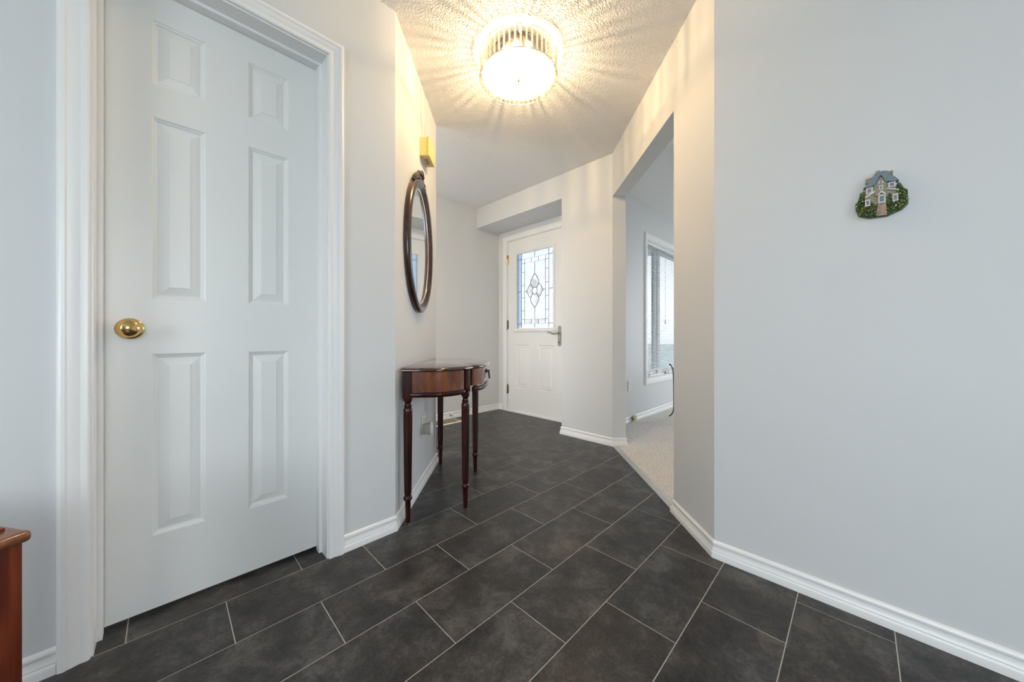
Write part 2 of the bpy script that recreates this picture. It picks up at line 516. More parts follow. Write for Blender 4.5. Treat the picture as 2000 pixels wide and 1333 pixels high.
wall('wall_entry', 'pale grey wall panel between the front door recess and the archway', [
    ('p', [(D, DY), pq(A + TH, ARF), (A * S2 + TH * S2 + V, V), (3.12, V), (3.12, JY), (D, JY)], 0, HC)])
wall('wall_arch', 'pale grey angled wall with the square archway and its header', [
    ('p', [(RW, AY), pq(A, ARN), pq(A + TH, ARN), (RW + 0.118, RW + 0.118 - S2 * (A + TH))], 0, HC),
    ('p', [pq(A, ARN), pq(A, ARF), pq(A + TH, ARF), pq(A + TH, ARN)], ARC, HC)])
wall('wall_right', 'large pale grey wall carrying the cottage plaque', [
    ('p', [(RW, -3.1), (RW, AY), (RW + 0.118, RW + 0.118 - S2 * (A + TH)), (RW + 0.118, -3.1)], 0, HC)])
WX0, WX1, WZ0, WZ1 = 3.862, 5.55, 0.425, 2.02
wall('wall_window', 'pale grey wall of the carpeted room around the tall window', [
    ('b', 3.12, WX0, V, V + 0.16, 0, HC), ('b', WX1, 6.3, V, V + 0.16, 0, HC), ('b', WX0, WX1, V, V + 0.16, 0, WZ0), ('b', WX0, WX1, V, V + 0.16, WZ1, HC)])
wall('wall_room_end', 'far end wall of the carpeted room with an added wide window opening', [  # opening added out of view as a light source for this room
    ('b', 6.2, 6.32, -2.3, -1.4, 0, HC), ('b', 6.2, 6.32, 1.0, V + 0.1, 0, HC), ('b', 6.2, 6.32, -1.4, 1.0, 0, 0.4), ('b', 6.2, 6.32, -1.4, 1.0, 2.2, HC)])
wall('wall_room_side', 'side wall of the carpeted room opposite the tall window', [('b', RW + 0.1, 6.3, -2.3, -2.2, 0, HC)])
wall('wall_rear', 'rear hall wall with an added wide window opening facing the archway', [  # unseen opening added to let daylight in from behind
    ('b', -3.12, -3.0, -3.1, -1.4, 0, HC), ('b', -3.12, -3.0, 0.2, L + 0.1, 0, HC), ('b', -3.12, -3.0, -1.4, 0.2, 0, 0.75), ('b', -3.12, -3.0, -1.4, 0.2, 2.15, HC)])
wall('wall_side', 'wall of the hall opposite the six-panel door with an added wide window opening', [  # unseen opening added to let daylight onto the door wall
    ('b', -3.1, -1.4, -3.12, -3.0, 0, HC), ('b', 0.2, RW + 0.1, -3.12, -3.0, 0, HC), ('b', -1.4, 0.2, -3.12, -3.0, 0, 0.75), ('b', -1.4, 0.2, -3.12, -3.0, 2.15, HC)])

# baseboards: profile (distance from wall, height)
BB = [(0, 0), (0.0135, 0), (0.0135, 0.021), (0.0120, 0.0255), (0.0095, 0.0285), (0.0105, 0.0315), (0.0085, 0.0365), (0.0062, 0.0440), (0.0060, 0.0500), (0.0085, 0.0545), (0.0088, 0.0600), (0.0060, 0.0660), (0.0020, 0.0690), (0, 0.0690)]
def baseboard(name, label, path, side):
    return struct(MB().sweep(path, BB, wall3, False, side).build(name, M_TRIM, None, 25), label, 'baseboard')
baseboard('baseboard_left', 'white moulded baseboard left of the six-panel door', [(-3.0, L), (-0.206, L)], -1)
baseboard('baseboard_mirror', 'white moulded baseboard under the mirror and console table', [(0.522, L), (CX, L), MEND, (0.36, MEND[1])], -1)
baseboard('baseboard_back', 'white moulded baseboard on the wall left of the front door', [(0.36, W), (P, W), (P, 3.128)], -1)
baseboard('baseboard_entry', 'white moulded baseboard wrapping the wall between front door and archway', [(P - 0.02, JY), (D, JY), (D, DY), pq(A + TH, ARF), pq(A + TH, ARF + 0.08)], -1)
baseboard('baseboard_right', 'white moulded baseboard along the cottage plaque wall to the archway', [(RW, -3.0), (RW, AY), pq(A, ARN), pq(A + TH, ARN)], 1)
baseboard('baseboard_window', 'white moulded baseboard under the tall window in the carpeted room', [(3.03, V), (6.2, V)], -1)

# carpet edge strip at the archway
st = MB()
st.sweep([pq(A + 0.018, ARN), pq(A + 0.018, ARF)], [(-0.018, 0.0), (-0.017, 0.003), (-0.006, 0.0075), (0.008, 0.0085), (0.016, 0.013), (0.018, 0.010), (0.018, 0.0)], wall3, False, -1)
STRIP = struct(st.build('trim_1', M_STRIP, None, 40), 'metal carpet edging strip across the archway floor', 'threshold')
sm = MB().lathe([(0.0035, 0.0), (0.0035, 0.001), (0.002, 0.0018)], 8).mesh('screw', M_STEEL, 40)
for k in range(6):
    x, y = pq(A + 0.018, ARN + 0.07 + k * 0.19)
    inst(sm, 'screw', STRIP, (x, y, 0.0082))

# ------------------------------------------------------------------ interior six-panel door (door_1) and its casing
def raised_panel(x0, x1, z0, z1, steps, mat, name, parent, y):
    b = MB()
    rings = []
    for ins, dep in steps:
        rings.append([b.bm.verts.new(v) for v in ((x0 + ins, y + dep, z0 + ins), (x1 - ins, y + dep, z0 + ins), (x1 - ins, y + dep, z1 - ins), (x0 + ins, y + dep, z1 - ins))])
    for r0, r1 in zip(rings[:-1], rings[1:]):
        for k in range(4):
            b.bm.faces.new((r0[k], r0[(k + 1) % 4], r1[(k + 1) % 4], r1[k]))
    b.bm.faces.new(rings[-1])
    # back of the panel
    bk = [b.bm.verts.new(v) for v in ((x0, y + 0.03, z0), (x1, y + 0.03, z0), (x1, y + 0.03, z1), (x0, y + 0.03, z1))]
    b.bm.faces.new(bk[::-1])
    for k in range(4):
        b.bm.faces.new((rings[0][k], bk[k], bk[(k + 1) % 4], rings[0][(k + 1) % 4]))
    return b.build(name, mat, parent)
def grid_slab(b, x0, x1, z0, z1, y0, y1, holes):
    xs = sorted({x0, x1, *[h[0] for h in holes], *[h[1] for h in holes]})
    zs = sorted({z0, z1, *[h[2] for h in holes], *[h[3] for h in holes]})
    V_ = {}
    def vert(i, j, k):
        if (i, j, k) not in V_: V_[(i, j, k)] = b.bm.verts.new((xs[i], (y0, y1)[k], zs[j]))
        return V_[(i, j, k)]
    def solid(i, j):
        if i < 0 or j < 0 or i >= len(xs) - 1 or j >= len(zs) - 1: return False
        cx, cz = (xs[i] + xs[i + 1]) / 2, (zs[j] + zs[j + 1]) / 2
        return not any(h[0] < cx < h[1] and h[2] < cz < h[3] for h in holes)
    for i in range(len(xs) - 1):
        for j in range(len(zs) - 1):
            if not solid(i, j): continue
            b.bm.faces.new((vert(i, j, 0), vert(i + 1, j, 0), vert(i + 1, j + 1, 0), vert(i, j + 1, 0)))
            b.bm.faces.new((vert(i, j, 1), vert(i, j + 1, 1), vert(i + 1, j + 1, 1), vert(i + 1, j, 1)))
            if not solid(i - 1, j): b.bm.faces.new((vert(i, j, 0), vert(i, j + 1, 0), vert(i, j + 1, 1), vert(i, j, 1)))
            if not solid(i + 1, j): b.bm.faces.new((vert(i + 1, j, 0), vert(i + 1, j, 1), vert(i + 1, j + 1, 1), vert(i + 1, j + 1, 0)))
            if not solid(i, j - 1): b.bm.faces.new((vert(i, j, 0), vert(i, j, 1), vert(i + 1, j, 1), vert(i + 1, j, 0)))
            if not solid(i, j + 1): b.bm.faces.new((vert(i, j + 1, 0), vert(i + 1, j + 1, 0), vert(i + 1, j + 1, 1), vert(i, j + 1, 1)))
door1 = thing('door_1', (0.161, L + 0.10, 0), 0, 'closed white six-panel interior door with round brass knob', 'door', 'structure')
cols6 = [(-0.191, -0.059), (0.061, 0.191)]
rows6 = [(1.728, 1.940), (1.026, 1.622), (0.252, 0.846)]
holes = [(c[0], c[1], r[0], r[1]) for c in cols6 for r in rows6]
b = MB()
grid_slab(b, -0.2995, 0.2995, 0.014, 2.040, 0, 0.035, holes)
b.build('door_slab', M_DOOR, door1)
PST = [(0, 0), (0.003, 0.0015), (0.005, 0.0045), (0.009, 0.0060), (0.0125, 0.0095), (0.015, 0.0100), (0.040, 0.0035), (0.0405, 0.0018)]
for h in holes: raised_panel(*h, PST, M_DOOR, 'panel', door1, 0.0)
kn = thing('knob', (-0.2395, 0, 0.927)); kn.parent = door1
MB().lathe([(0.033, 0.0), (0.033, 0.003), (0.031, 0.006), (0.026, 0.008), (0.013, 0.010), (0.011, 0.013), (0.0108, 0.028), (0.016, 0.034), (0.0245, 0.040), (0.0282, 0.047), (0.0285, 0.052), (0.0265, 0.0585), (0.022, 0.064), (0.014, 0.0685), (0.006, 0.0703), (0.001, 0.0708)], 40, axis='y').build('knob_body', M_BRASS, kn, 40)
kb = [o for o in bpy.data.objects if o.name.startswith('knob_body')][0]
# knob directly as a mesh part of the door
kb.parent = door1; kb.location = kn.location.copy(); kb.name = 'door_knob'; kb['label'] = 'round polished brass knob'
bpy.data.objects.remove(kn)
# jamb lining with stop
j = MB()
jx0, jx1 = -0.3035, 0.3035
for s in (-1, 1):
    xa, xb = (jx0 - 0.017, jx0) if s < 0 else (jx1, jx1 + 0.017)
    j.box(xa, xb, -0.10, 0.03, 0, 2.06)
    xa, xb = (jx0, jx0 + 0.011) if s < 0 else (jx1 - 0.011, jx1)
    j.box(xa, xb, -0.038, -0.002, 0, 2.033)
j.box(jx0, jx1, -0.10, 0.03, 2.044, 2.06)
j.box(jx0, jx1, -0.038, -0.002, 2.033, 2.044)
j.build('door_jamb', M_TRIM, door1)
CAS = [(0, 0), (0, 0.009), (0.004, 0.0115), (0.011, 0.0120), (0.017, 0.0105), (0.024, 0.0125), (0.033, 0.0150), (0.039, 0.0155), (0.043, 0.0180), (0.049, 0.0185), (0.053, 0.0160), (0.057, 0.0150), (0.057, 0)]
cs = MB().sweep([(0.161 - 0.309, 0), (0.161 - 0.309, 2.050), (0.161 + 0.309, 2.050), (0.161 + 0.309, 0)], CAS, lambda u, v, h: (u, L - h, v), False, 1)
struct(cs.build('trim_2', M_TRIM, None, 25), 'white moulded casing around the six-panel door', 'door casing')

# ------------------------------------------------------------------ front door (door_2): local x runs towards -Y, local y into the wall
door2 = thing('door_2', (P, 2.614, 0), -90, 'white front door with leaded glass window and lever handle', 'door', 'structure')
GW, GZ0, GZ1 = 0.271, 1.006, 1.882
low = [(-0.296, -0.085, 0.300, 0.808), (0.059, 0.284, 0.300, 0.808)]
b = MB()
grid_slab(b, -0.426, 0.426, 0.026, 2.062, 0, 0.044, low + [(-GW - 0.012, GW + 0.012, GZ0 - 0.012, GZ1 + 0.012)])
b.build('door_slab', M_FDOOR, door2)
PS2 = [(0, 0), (0.004, 0.005), (0.012, 0.008), (0.020, 0.003), (0.026, 0.002), (0.034, 0.008), (0.055, 0.0025)]
for h in low: raised_panel(*h, PS2, M_FDOOR, 'panel', door2, 0.0)
ZC = 1.445
win = MB()
win.sweep([(-GW, GZ0), (GW, GZ0), (GW, GZ1), (-GW, GZ1)], [(0.0, 0.016), (0.0, -0.004), (0.006, -0.012), (0.016, -0.014), (0.026, -0.010), (0.033, 0.0), (0.012, 0.0), (0.012, 0.016)], lambda u, v, h: (u, h, v), True, -1)
win.box(-GW - 0.045, GW + 0.045, -0.020, 0.0, GZ0 - 0.040, GZ0 - 0.022, 0.004)
LITE = win.build('window_frame', M_FDOOR, door2, 30)
GY = 0.012
def pane(pts, mat, prouder=0.0):
    o = MB().plate(pts, GY - 0.003 - prouder, GY + 0.003).build('glass_pane', mat, LITE)
    return o
def z_(v): return ZC + v
o_x0, o_x1, o_z0, o_z1 = -0.269, 0.269, z_(-0.437), z_(0.435)
a_x0, a_x1, a_z0, a_z1 = -0.205, 0.205, z_(-0.388), z_(0.372)
c_x0, c_x1, c_z0, c_z1 = -0.158, 0.158, z_(-0.338), z_(0.322)
def rect(x0, x1, z0, z1): return [(x0, z0), (x1, z0), (x1, z1), (x0, z1)]
zm = z_(-0.008)
# outer border
for x0, x1, m_ in ((o_x0, a_x0, M_OBSC2), (a_x1, o_x1, M_OBSC)):
    pane(rect(x0, x1, a_z0, zm), m_); pane(rect(x0, x1, zm, a_z1), m_)
for (z0, z1) in ((o_z0, a_z0), (a_z1, o_z1)):
    for x0, x1, m_ in ((o_x0, a_x0, M_OBSC2), (a_x0, 0.0, M_OBSC), (0.0, a_x1, M_OBSC), (a_x1, o_x1, M_OBSC)):
        pane(rect(x0, x1, z0, z1), m_)
# bevel band
bz = [c_z0, z_(-0.236), z_(-0.084), z_(0.065), z_(0.218), c_z1]
for x0, x1 in ((a_x0, c_x0), (c_x1, a_x1)):
    for z0, z1 in zip(bz[:-1], bz[1:]): pane(rect(x0, x1, z0, z1), M_BEVEL, 0.001)
    pane(rect(x0, x1, a_z0, c_z0), M_BEVEL, 0.001); pane(rect(x0, x1, c_z1, a_z1), M_BEVEL, 0.001)
bx = [c_x0, -0.054, 0.054, c_x1]
for x0, x1 in zip(bx[:-1], bx[1:]):
    pane(rect(x0, x1, a_z0, c_z0), M_PETAL, 0.001); pane(rect(x0, x1, c_z1, a_z1), M_BEVEL, 0.001)
# flower
def curve(p0, p1, p2, n=8):
    return [((1 - t) ** 2 * p0[0] + 2 * t * (1 - t) * p1[0] + t * t * p2[0], (1 - t) ** 2 * p0[1] + 2 * t * (1 - t) * p1[1] + t * t * p2[1]) for t in [k / n for k in range(n + 1)]]
zc = -0.012
topL = curve((0, 0.184), (-0.062, 0.118), (-0.063, 0.085)) + curve((-0.063, 0.085), (-0.060, 0.050), (-0.026, 0.020))[1:]     # tip -> neck, left side
botL = [(x, 2 * zc - z) for x, z in topL]
sideT = curve((-0.055, 0.066), (-0.098, 0.050), (-0.104, 0.012)) + [(-0.128, -0.010)]
sideB = [(x, 2 * zc - z) for x, z in sideT]
circ = [(0.038 * math.cos(k * math.pi / 12), zc + 0.038 * math.sin(k * math.pi / 12)) for k in range(24)]
mir = lambda pts: [(-x, z) for x, z in pts]
Zs = lambda pts: [(x, z_(z)) for x, z in pts]
top_petal = topL + [(-0.012, zc + 0.037), (0, zc + 0.0385), (0.012, zc + 0.037)] + mir(topL)[::-1][:-1]
bot_petal = [(x, 2 * zc - z) for x, z in top_petal]
neckT = [p for p in topL if p[1] <= 0.066]
lp = sideT[::1] + sideB[::-1][1:] + [(x, 2 * zc - z) for x, z in neckT][0:] + [(0.038 * math.cos(math.pi - t), zc - 0.038 * math.sin(t)) for t in (0.75, 0.4, 0.0, -0.4, -0.75)] + neckT[::-1]
pane(Zs(top_petal), M_PETAL, 0.002); pane(Zs(bot_petal), M_PETAL, 0.002)
pane(Zs(lp), M_PETAL, 0.002); pane(Zs(mir(lp)), M_PETAL, 0.002)
pane(Zs(circ), M_BEVEL, 0.003)
upper = [p for p in topL if p[1] > 0.066]
edgeL = upper + sideT + sideB[::-1][1:] + [(x, 2 * zc - z) for x, z in upper][::-1]
field = [(0, 0.322)] + edgeL + [(0, -0.338), (-0.158, -0.338), (-0.158, 0.322)]
pane(Zs(field), M_OBSC); pane(Zs(mir(field)), M_OBSC)
# lead came
cm = MB()
def came(pts, r=0.0030, closed=False): cm.tube([(x, GY - 0.004, z) for x, z in pts], r, 6, closed)
came(rect(a_x0, a_x1, a_z0, a_z1), closed=True); came(rect(c_x0, c_x1, c_z0, c_z1), closed=True)
for x in (a_x0, a_x1):
    came([(x, o_z0), (x, a_z0)]); came([(x, a_z1), (x, o_z1)])
for x0, x1 in ((o_x0, a_x0), (a_x1, o_x1)):
    came([(x0, zm), (x1, zm)]); came([(x0, a_z0), (x1, a_z0)]); came([(x0, a_z1), (x1, a_z1)])
came([(0, a_z1), (0, o_z1)]); came([(0, o_z0), (0, a_z0)])
came([(0, z_(0.184)), (0, c_z1)]); came([(0, c_z0), (0, z_(2 * zc - 0.184))])
for x0, x1 in ((a_x0, c_x0), (c_x1, a_x1)):
    for z in bz: came([(x0, z), (x1, z)])
for x in (-0.054, 0.054):
    came([(x, a_z0), (x, c_z0)]); came([(x, c_z1), (x, a_z1)])
for x in (c_x0, c_x1):
    came([(x, a_z0), (x, c_z0)]); came([(x, c_z1), (x, a_z1)])
for pts in (topL, mir(topL), botL, mir(botL), sideT, sideB, mir(sideT), mir(sideB)): came(Zs(pts), 0.0034)
came(Zs(circ), 0.0034, True)
came([(-0.128, z_(-0.010)), (c_x0, z_(-0.010))]); came([(0.128, z_(-0.010)), (c_x1, z_(-0.010))])
co = cm.build('lead_came', M_LEAD, LITE)
# handle set
hp = MB().plate([(0.362 + 0.021 * math.cos(t), 0.913 + 0.088 + 0.021 * math.sin(t)) for t in [k * math.pi / 10 for k in range(11)]] + [(0.362 + 0.021 * math.cos(t), 0.913 - 0.088 + 0.021 * math.sin(t)) for t in [math.pi + k * math.pi / 10 for k in range(11)]], -0.008, 0.0)
HPL = hp.build('handle_plate', M_STEEL, door2); HPL['label'] = 'dull nickel escutcheon plate'
MB().lathe([(0.012, 0.0), (0.012, 0.006), (0.007, 0.008)], 16, (0.362, -0.008, 0.848), 'y').build('lock_cylinder', M_TARN, HPL, 40)
MB().tube([(0.362, -0.008, 0.945), (0.362, -0.030, 0.945), (0.356, -0.046, 0.945), (0.335, -0.050, 0.940), (0.315, -0.050, 0.934), (0.295, -0.050, 0.938), (0.275, -0.050, 0.948), (0.255, -0.050, 0.954), (0.238, -0.050, 0.951), (0.232, -0.049, 0.945)], [0.009, 0.009, 0.009, 0.008, 0.0075, 0.007, 0.0068, 0.006, 0.005, 0.003], 10).build('lever', M_STEEL, HPL, 60)
# hinges
for i, z in enumerate((1.848, 1.052, 0.268)):
    hb = MB()
    hb.lathe([(0.003, -0.060), (0.0065, -0.053), (0.0065, 0.053), (0.003, 0.060)], 12, (-0.431, -0.006, z))
    hb.box(-0.428, -0.414, -0.003, 0.0, z - 0.05, z + 0.05)
    hb.box(-0.448, -0.434, -0.003, 0.0, z - 0.05, z + 0.05)
    hb.build('hinge', M_BRASS if i == 0 else M_TARN, door2, 40)
# jamb and sill
j = MB()
for s in (-1, 1):
    xa, xb = sorted((s * 0.4335, s * 0.4515))
    j.box(xa, xb, 0.0, 0.148, 0.0, FZ)
j.box(-0.4335, 0.4335, 0.0, 0.148, 2.066, FZ)
j.build('door_jamb', M_TRIM, door2)
MB().box(-0.4335, 0.4335, -0.022, 0.13, 0.0, 0.020, 0.003).build('sill', M_TRIM, door2)
cs = MB().sweep([(-0.442, 0), (-0.442, 2.072), (0.442, 2.072), (0.442, 0)], [(o * 1.0, h) for o, h in CAS], lambda u, v, h: (P - h, 2.614 - u, v), False, 1)
struct(cs.build('trim_3', M_TRIM, None, 25), 'white moulded casing around the front door', 'door casing')

# ------------------------------------------------------------------ window of the carpeted room (window_1): x along +X, y into the wall
win1 = thing('window_1', (0, V, 0), 0, 'tall white casement window with two sashes in the carpeted room', 'window', 'structure')
ww = MB().sweep([(WX0, WZ0), (WX1, WZ0), (WX1, WZ1), (WX0, WZ1)], [(0.004, 0.0), (0.004, 0.012), (0.010, 0.015), (0.030, 0.017), (0.050, 0.020), (0.060, 0.017), (0.064, 0.0)], lambda u, v, h: (u, -h, v), True, -1)
ww.build('window_casing', M_TRIM, win1, 25)
fr = MB()
grid_slab(fr, WX0, WX1, WZ0, WZ1, 0.070, 0.150, [(WX0 + 0.022, 4.33, WZ0 + 0.025, WZ1 - 0.022), (4.39, WX1 - 0.022, WZ0 + 0.025, WZ1 - 0.022)])
WF = fr.build('window_frame', M_TRIM, win1)
rv = MB()
rv.box(WX0, WX0 + 0.010, 0.0, 0.07, WZ0, WZ1); rv.box(WX1 - 0.010, WX1, 0.0, 0.07, WZ0, WZ1)
rv.box(WX0 + 0.010, WX1 - 0.010, 0.0, 0.07, WZ1 - 0.010, WZ1); rv.box(WX0 + 0.010, WX1 - 0.010, 0.0, 0.07, WZ0, WZ0 + 0.010)
rv.build('window_reveal', M_TRIM, win1)
for x0, x1 in ((WX0 + 0.022, 4.33), (4.39, WX1 - 0.022)):
    sb = MB()
    grid_slab(sb, x0 + 0.002, x1 - 0.002, WZ0 + 0.027, WZ1 - 0.024, 0.085, 0.130, [(x0 + 0.046, x1 - 0.046, WZ0 + 0.075, WZ1 - 0.070)])
    so = sb.build('sash', M_TRIM, win1)
    MB().box(x0 + 0.044, x1 - 0.044, 0.105, 0.111, WZ0 + 0.073, WZ1 - 0.068).build('pane', M_GLASS, so)
    ck = MB()
    xc = (x0 + x1) / 2 - 0.10 if x0 < 4 else x0 + 0.2
    ck.box(xc - 0.045, xc + 0.045, 0.045, 0.083, WZ0 + 0.012, WZ0 + 0.032, 0.006)
    ck.tube([(xc, 0.040, WZ0 + 0.030), (xc, 0.030, WZ0 + 0.045), (xc + 0.06, 0.022, WZ0 + 0.055), (xc + 0.10, 0.022, WZ0 + 0.050)], 0.006, 8)
    ck.build('crank_handle', M_STEEL, win1, 40)

# mini blind hanging in the window
blind = thing('window_blind', (0, V + 0.036, 0), 0, 'white horizontal mini blind lowered in the tall window', 'blind')
BX0, BX1, BZ1, BZ0 = WX0 + 0.016, WX1 - 0.016, WZ1 - 0.012, WZ0 + 0.085
MB().box(BX0, BX1, -0.016, 0.016, BZ1 - 0.032, BZ1, 0.003).build('headrail', M_SLAT, blind)
sl = MB()
prof = []
for k in range(5):
    t = -1 + k * 0.5
    prof.append((0.0125 * t, 0.0018 * (1 - t * t)))
top = [[sl.bm.verts.new((x, y * math.cos(R_(14)) - z * math.sin(R_(14)), y * math.sin(R_(14)) + z * math.cos(R_(14)))) for (y, z) in prof] for x in (BX0 + 0.004, BX1 - 0.004)]
bot = [[sl.bm.verts.new((v.co.x, v.co.y, v.co.z - 0.0006)) for v in row] for row in top]
for k in range(4):
    sl.bm.faces.new((top[0][k], top[1][k], top[1][k + 1], top[0][k + 1]))
    sl.bm.faces.new((bot[0][k], bot[0][k + 1], bot[1][k + 1], bot[1][k]))
for r_ in (0, 4): sl.bm.faces.new((top[0][r_], top[1][r_], bot[1][r_], bot[0][r_]))
for e_ in (0, 1):
    for k in range(4): sl.bm.faces.new((top[e_][k], top[e_][k + 1], bot[e_][k + 1], bot[e_][k]))
slm = sl.mesh('slat', M_SLAT, 50)
ns = 72
for k in range(ns):
    inst(slm, 'slat', blind, (0, 0, BZ0 + 0.02 + (BZ1 - 0.045 - BZ0 - 0.02) * k / (ns - 1)))
MB().box(BX0 + 0.004, BX1 - 0.004, -0.012, 0.012, BZ0, BZ0 + 0.010, 0.003).build('bottom_rail', M_SLAT, blind)
for x in (BX0 + 0.12, 4.25, 4.75, BX1 - 0.12):
    MB().tube([(x, -0.0138, BZ0 + 0.005), (x, -0.0138, BZ1 - 0.02)], 0.0008, 5).build('ladder_cord', M_SLAT, blind)
    MB().tube([(x, 0.0138, BZ0 + 0.005), (x, 0.0138, BZ1 - 0.02)], 0.0008, 5).build('ladder_cord', M_SLAT, blind)
wd = MB().tube([(4.43, -0.022, 1.12), (4.43, -0.022, BZ1 - 0.02)], 0.0022, 6)
wd.lathe([(0.003, -0.06), (0.008, -0.05), (0.009, -0.015), (0.004, 0.0)], 10, (4.43, -0.022, 1.12))
wd.build('pull_cord', M_SLAT, blind, 40)

# ------------------------------------------------------------------ outlets, jack
def outlet(name, loc, rotz, label):
    t = thing(name, loc, rotz, label, 'outlet')
    MB().box(-0.035, 0.035, -0.006, 0.0, -0.057, 0.057, 0.003).build('cover_plate', M_PLASTIC, t)
    for z in (-0.021, 0.021):
        f = MB().plate([(0.0165 * math.cos(a) , z + 0.0145 * math.sin(a)) for a in [k * math.pi / 8 for k in range(16)]], -0.0075, -0.005).build('receptacle', M_PLASTIC, t)
        s = MB()
        s.box(-0.0075, -0.0055, -0.0078, -0.0074, z - 0.003, z + 0.006); s.box(0.0055, 0.0075, -0.0078, -0.0074, z - 0.003, z + 0.006)
        s.build('slot', M_DARK, f)
    return t
x, y = pq(-Mw, 2.118)
outlet('wall_outlet', (x, y, 0.372), 45, 'white wall outlet under the console table behind a plugged-in freshener')
outlet('wall_outlet', (3.435, V, 0.392), 0, 'white wall outlet on the wall left of the tall window')
x, y = pq(-Mw, 2.105)
fz = thing('air_freshener', (x, y, 0.345), 45, 'beige plug-in air freshener with white oval front in the outlet', 'air freshener')
fb = MB()
ring = []
for d, w_, h_ in ((-0.0079, 0.022, 0.028), (-0.014, 0.0245, 0.031), (-0.035, 0.025, 0.032), (-0.052, 0.029, 0.037)):
    ring.append([fb.bm.verts.new((w_ * math.copysign(abs(math.cos(a)) ** 0.6, math.cos(a)), d, h_ * math.copysign(abs(math.sin(a)) ** 0.6, math.sin(a)))) for a in [k * 2 * math.pi / 28 for k in range(28)]])
for r0, r1 in zip(ring[:-1], ring[1:]):
    for k in range(28): fb.bm.faces.new((r0[k], r0[(k + 1) % 28], r1[(k + 1) % 28], r1[k]))
fb.bm.faces.new(ring[0][::-1]); fb.bm.faces.new(ring[-1])
fb.build('body', M_BEIGEPL, fz, 40)
fc = MB()
ring = []
for d, s in ((-0.052, 1.0), (-0.056, 1.0), (-0.061, 0.85), (-0.064, 0.5)):
    ring.append([fc.bm.verts.new((0.030 * s * math.cos(a), d, 0.041 * s * math.sin(a))) for a in [k * 2 * math.pi / 28 for k in range(28)]])
for r0, r1 in zip(ring[:-1], ring[1:]):
    for k in range(28): fc.bm.faces.new((r0[k], r0[(k + 1) % 28], r1[(k + 1) % 28], r1[k]))
fc.bm.faces.new(ring[0][::-1]); fc.bm.faces.new(ring[-1])
fc.build('front_cover', M_PLASTIC, fz, 40)

jk = thing('phone_jack', (3.495, V - 0.0135, 0.048), 0, 'small yellowed surface-mount jack box on the baseboard under the outlet', 'phone jack')
MB().box(-0.030, 0.030, -0.028, 0.0, -0.028, 0.030, 0.006).build('jack_body', paint('yellowed_plastic', (0.56, 0.52, 0.30), 0.45), jk)
MB().box(-0.0302, -0.029, -0.018, -0.006, -0.012, 0.004).build('jack_port', M_DARK, jk)

# ------------------------------------------------------------------ floor register and spring door stop by the back wall
rg = thing('floor_register', (2.075, 3.070, 0), 0, 'white metal floor vent with brown louvres beside the back wall', 'floor vent')
RWX, RWY = 0.17, 0.060
rb = MB().sweep([(-RWX, -RWY), (RWX, -RWY), (RWX, RWY), (-RWX, RWY)], [(0, 0.0), (0, 0.007), (0.004, 0.006), (0.012, 0.003), (0.014, 0.0)], lambda u, v, h: (u, v, h), True, -1)
rb.build('vent_frame', M_TRIM, rg)
MB().box(-RWX, RWX, -RWY, RWY, 0.0002, 0.0012).build('vent_back', M_DARK, rg)
lm = MB().box(-0.0028, 0.0028, -RWY, RWY, 0.0012, 0.006).mesh('louvre', paint('brown_louvre', (0.34, 0.24, 0.13), 0.5))
for k in range(24): inst(lm, 'louvre', rg, (-RWX + 0.012 + k * (2 * RWX - 0.024) / 23, 0, 0))
ds = thing('door_stop', (2.225, W - 0.0135, 0.040), 0, 'small spring door stop screwed to the back wall baseboard', 'door stop')
sp = MB()
sp.lathe([(0.010, 0.0), (0.010, 0.004), (0.006, 0.006)], 14, axis='y')
sp.build('base', M_STEEL, ds, 40)
MB().tube([(0.006 * math.cos(k * 0.9), -0.006 - k * 0.0008, 0.006 * math.sin(k * 0.9)) for k in range(70)], 0.0012, 5).build('spring', M_STEEL, ds, 60)
MB().lathe([(0.004, 0.060), (0.0075, 0.062), (0.0075, 0.076), (0.004, 0.078)], 12, axis='y').build('rubber_tip', M_PLASTIC, ds, 40)

# ------------------------------------------------------------------ half-moon console table on the mirror wall: x along the wall, y into the wall
tx, ty = pq(-Mw + 0.016, 2.068)
tab = thing('console_table', (tx, ty, 0), 45, 'glossy dark mahogany half-moon console table with fluted legs below the oval mirror', 'table')
def cr(pts, n=6):
    out = []
    m_ = len(pts)
    for i in range(m_ - 1):
        p0, p1, p2, p3 = pts[max(0, i - 1)], pts[i], pts[i + 1], pts[min(m_ - 1, i + 2)]
        for k in range(n):
            t = k / n
            out.append(tuple(0.5 * (2 * p1[d] + (p2[d] - p0[d]) * t + (2 * p0[d] - 5 * p1[d] + 4 * p2[d] - p3[d]) * t * t + (3 * p1[d] - p0[d] - 3 * p2[d] + p3[d]) * t ** 3) for d in (0, 1)))
    out.append(pts[-1])
    return out
sideC = cr([(-0.415, 0.0), (-0.413, 0.09), (-0.402, 0.175), (-0.365, 0.240), (-0.305, 0.292), (-0.240, 0.322)])
frontC = cr([(-0.228, 0.326), (-0.205, 0.346), (-0.160, 0.372), (-0.085, 0.388), (0.0, 0.393)], 5)
def outline(s=1.0, off=0.0):
    half = sideC + [(-0.236, 0.318)] + frontC
    pts = half + [(-x, d) for x, d in half[::-1][1:]]
    return [(x, -d) for x, d in pts]
def inset(pts, dist, back=True):
    m_ = len(pts); out = []
    for i in range(m_):
        a, b_ = Vector(pts[max(0, i - 1)]), Vector(pts[min(m_ - 1, i + 1)])
        d = (b_ - a).normalized()
        n = Vector((-d.y, d.x))
        p = Vector(pts[i]) + n * dist
        out.append((p.x, min(0.0, p.y)))
    return out
OUT = outline()
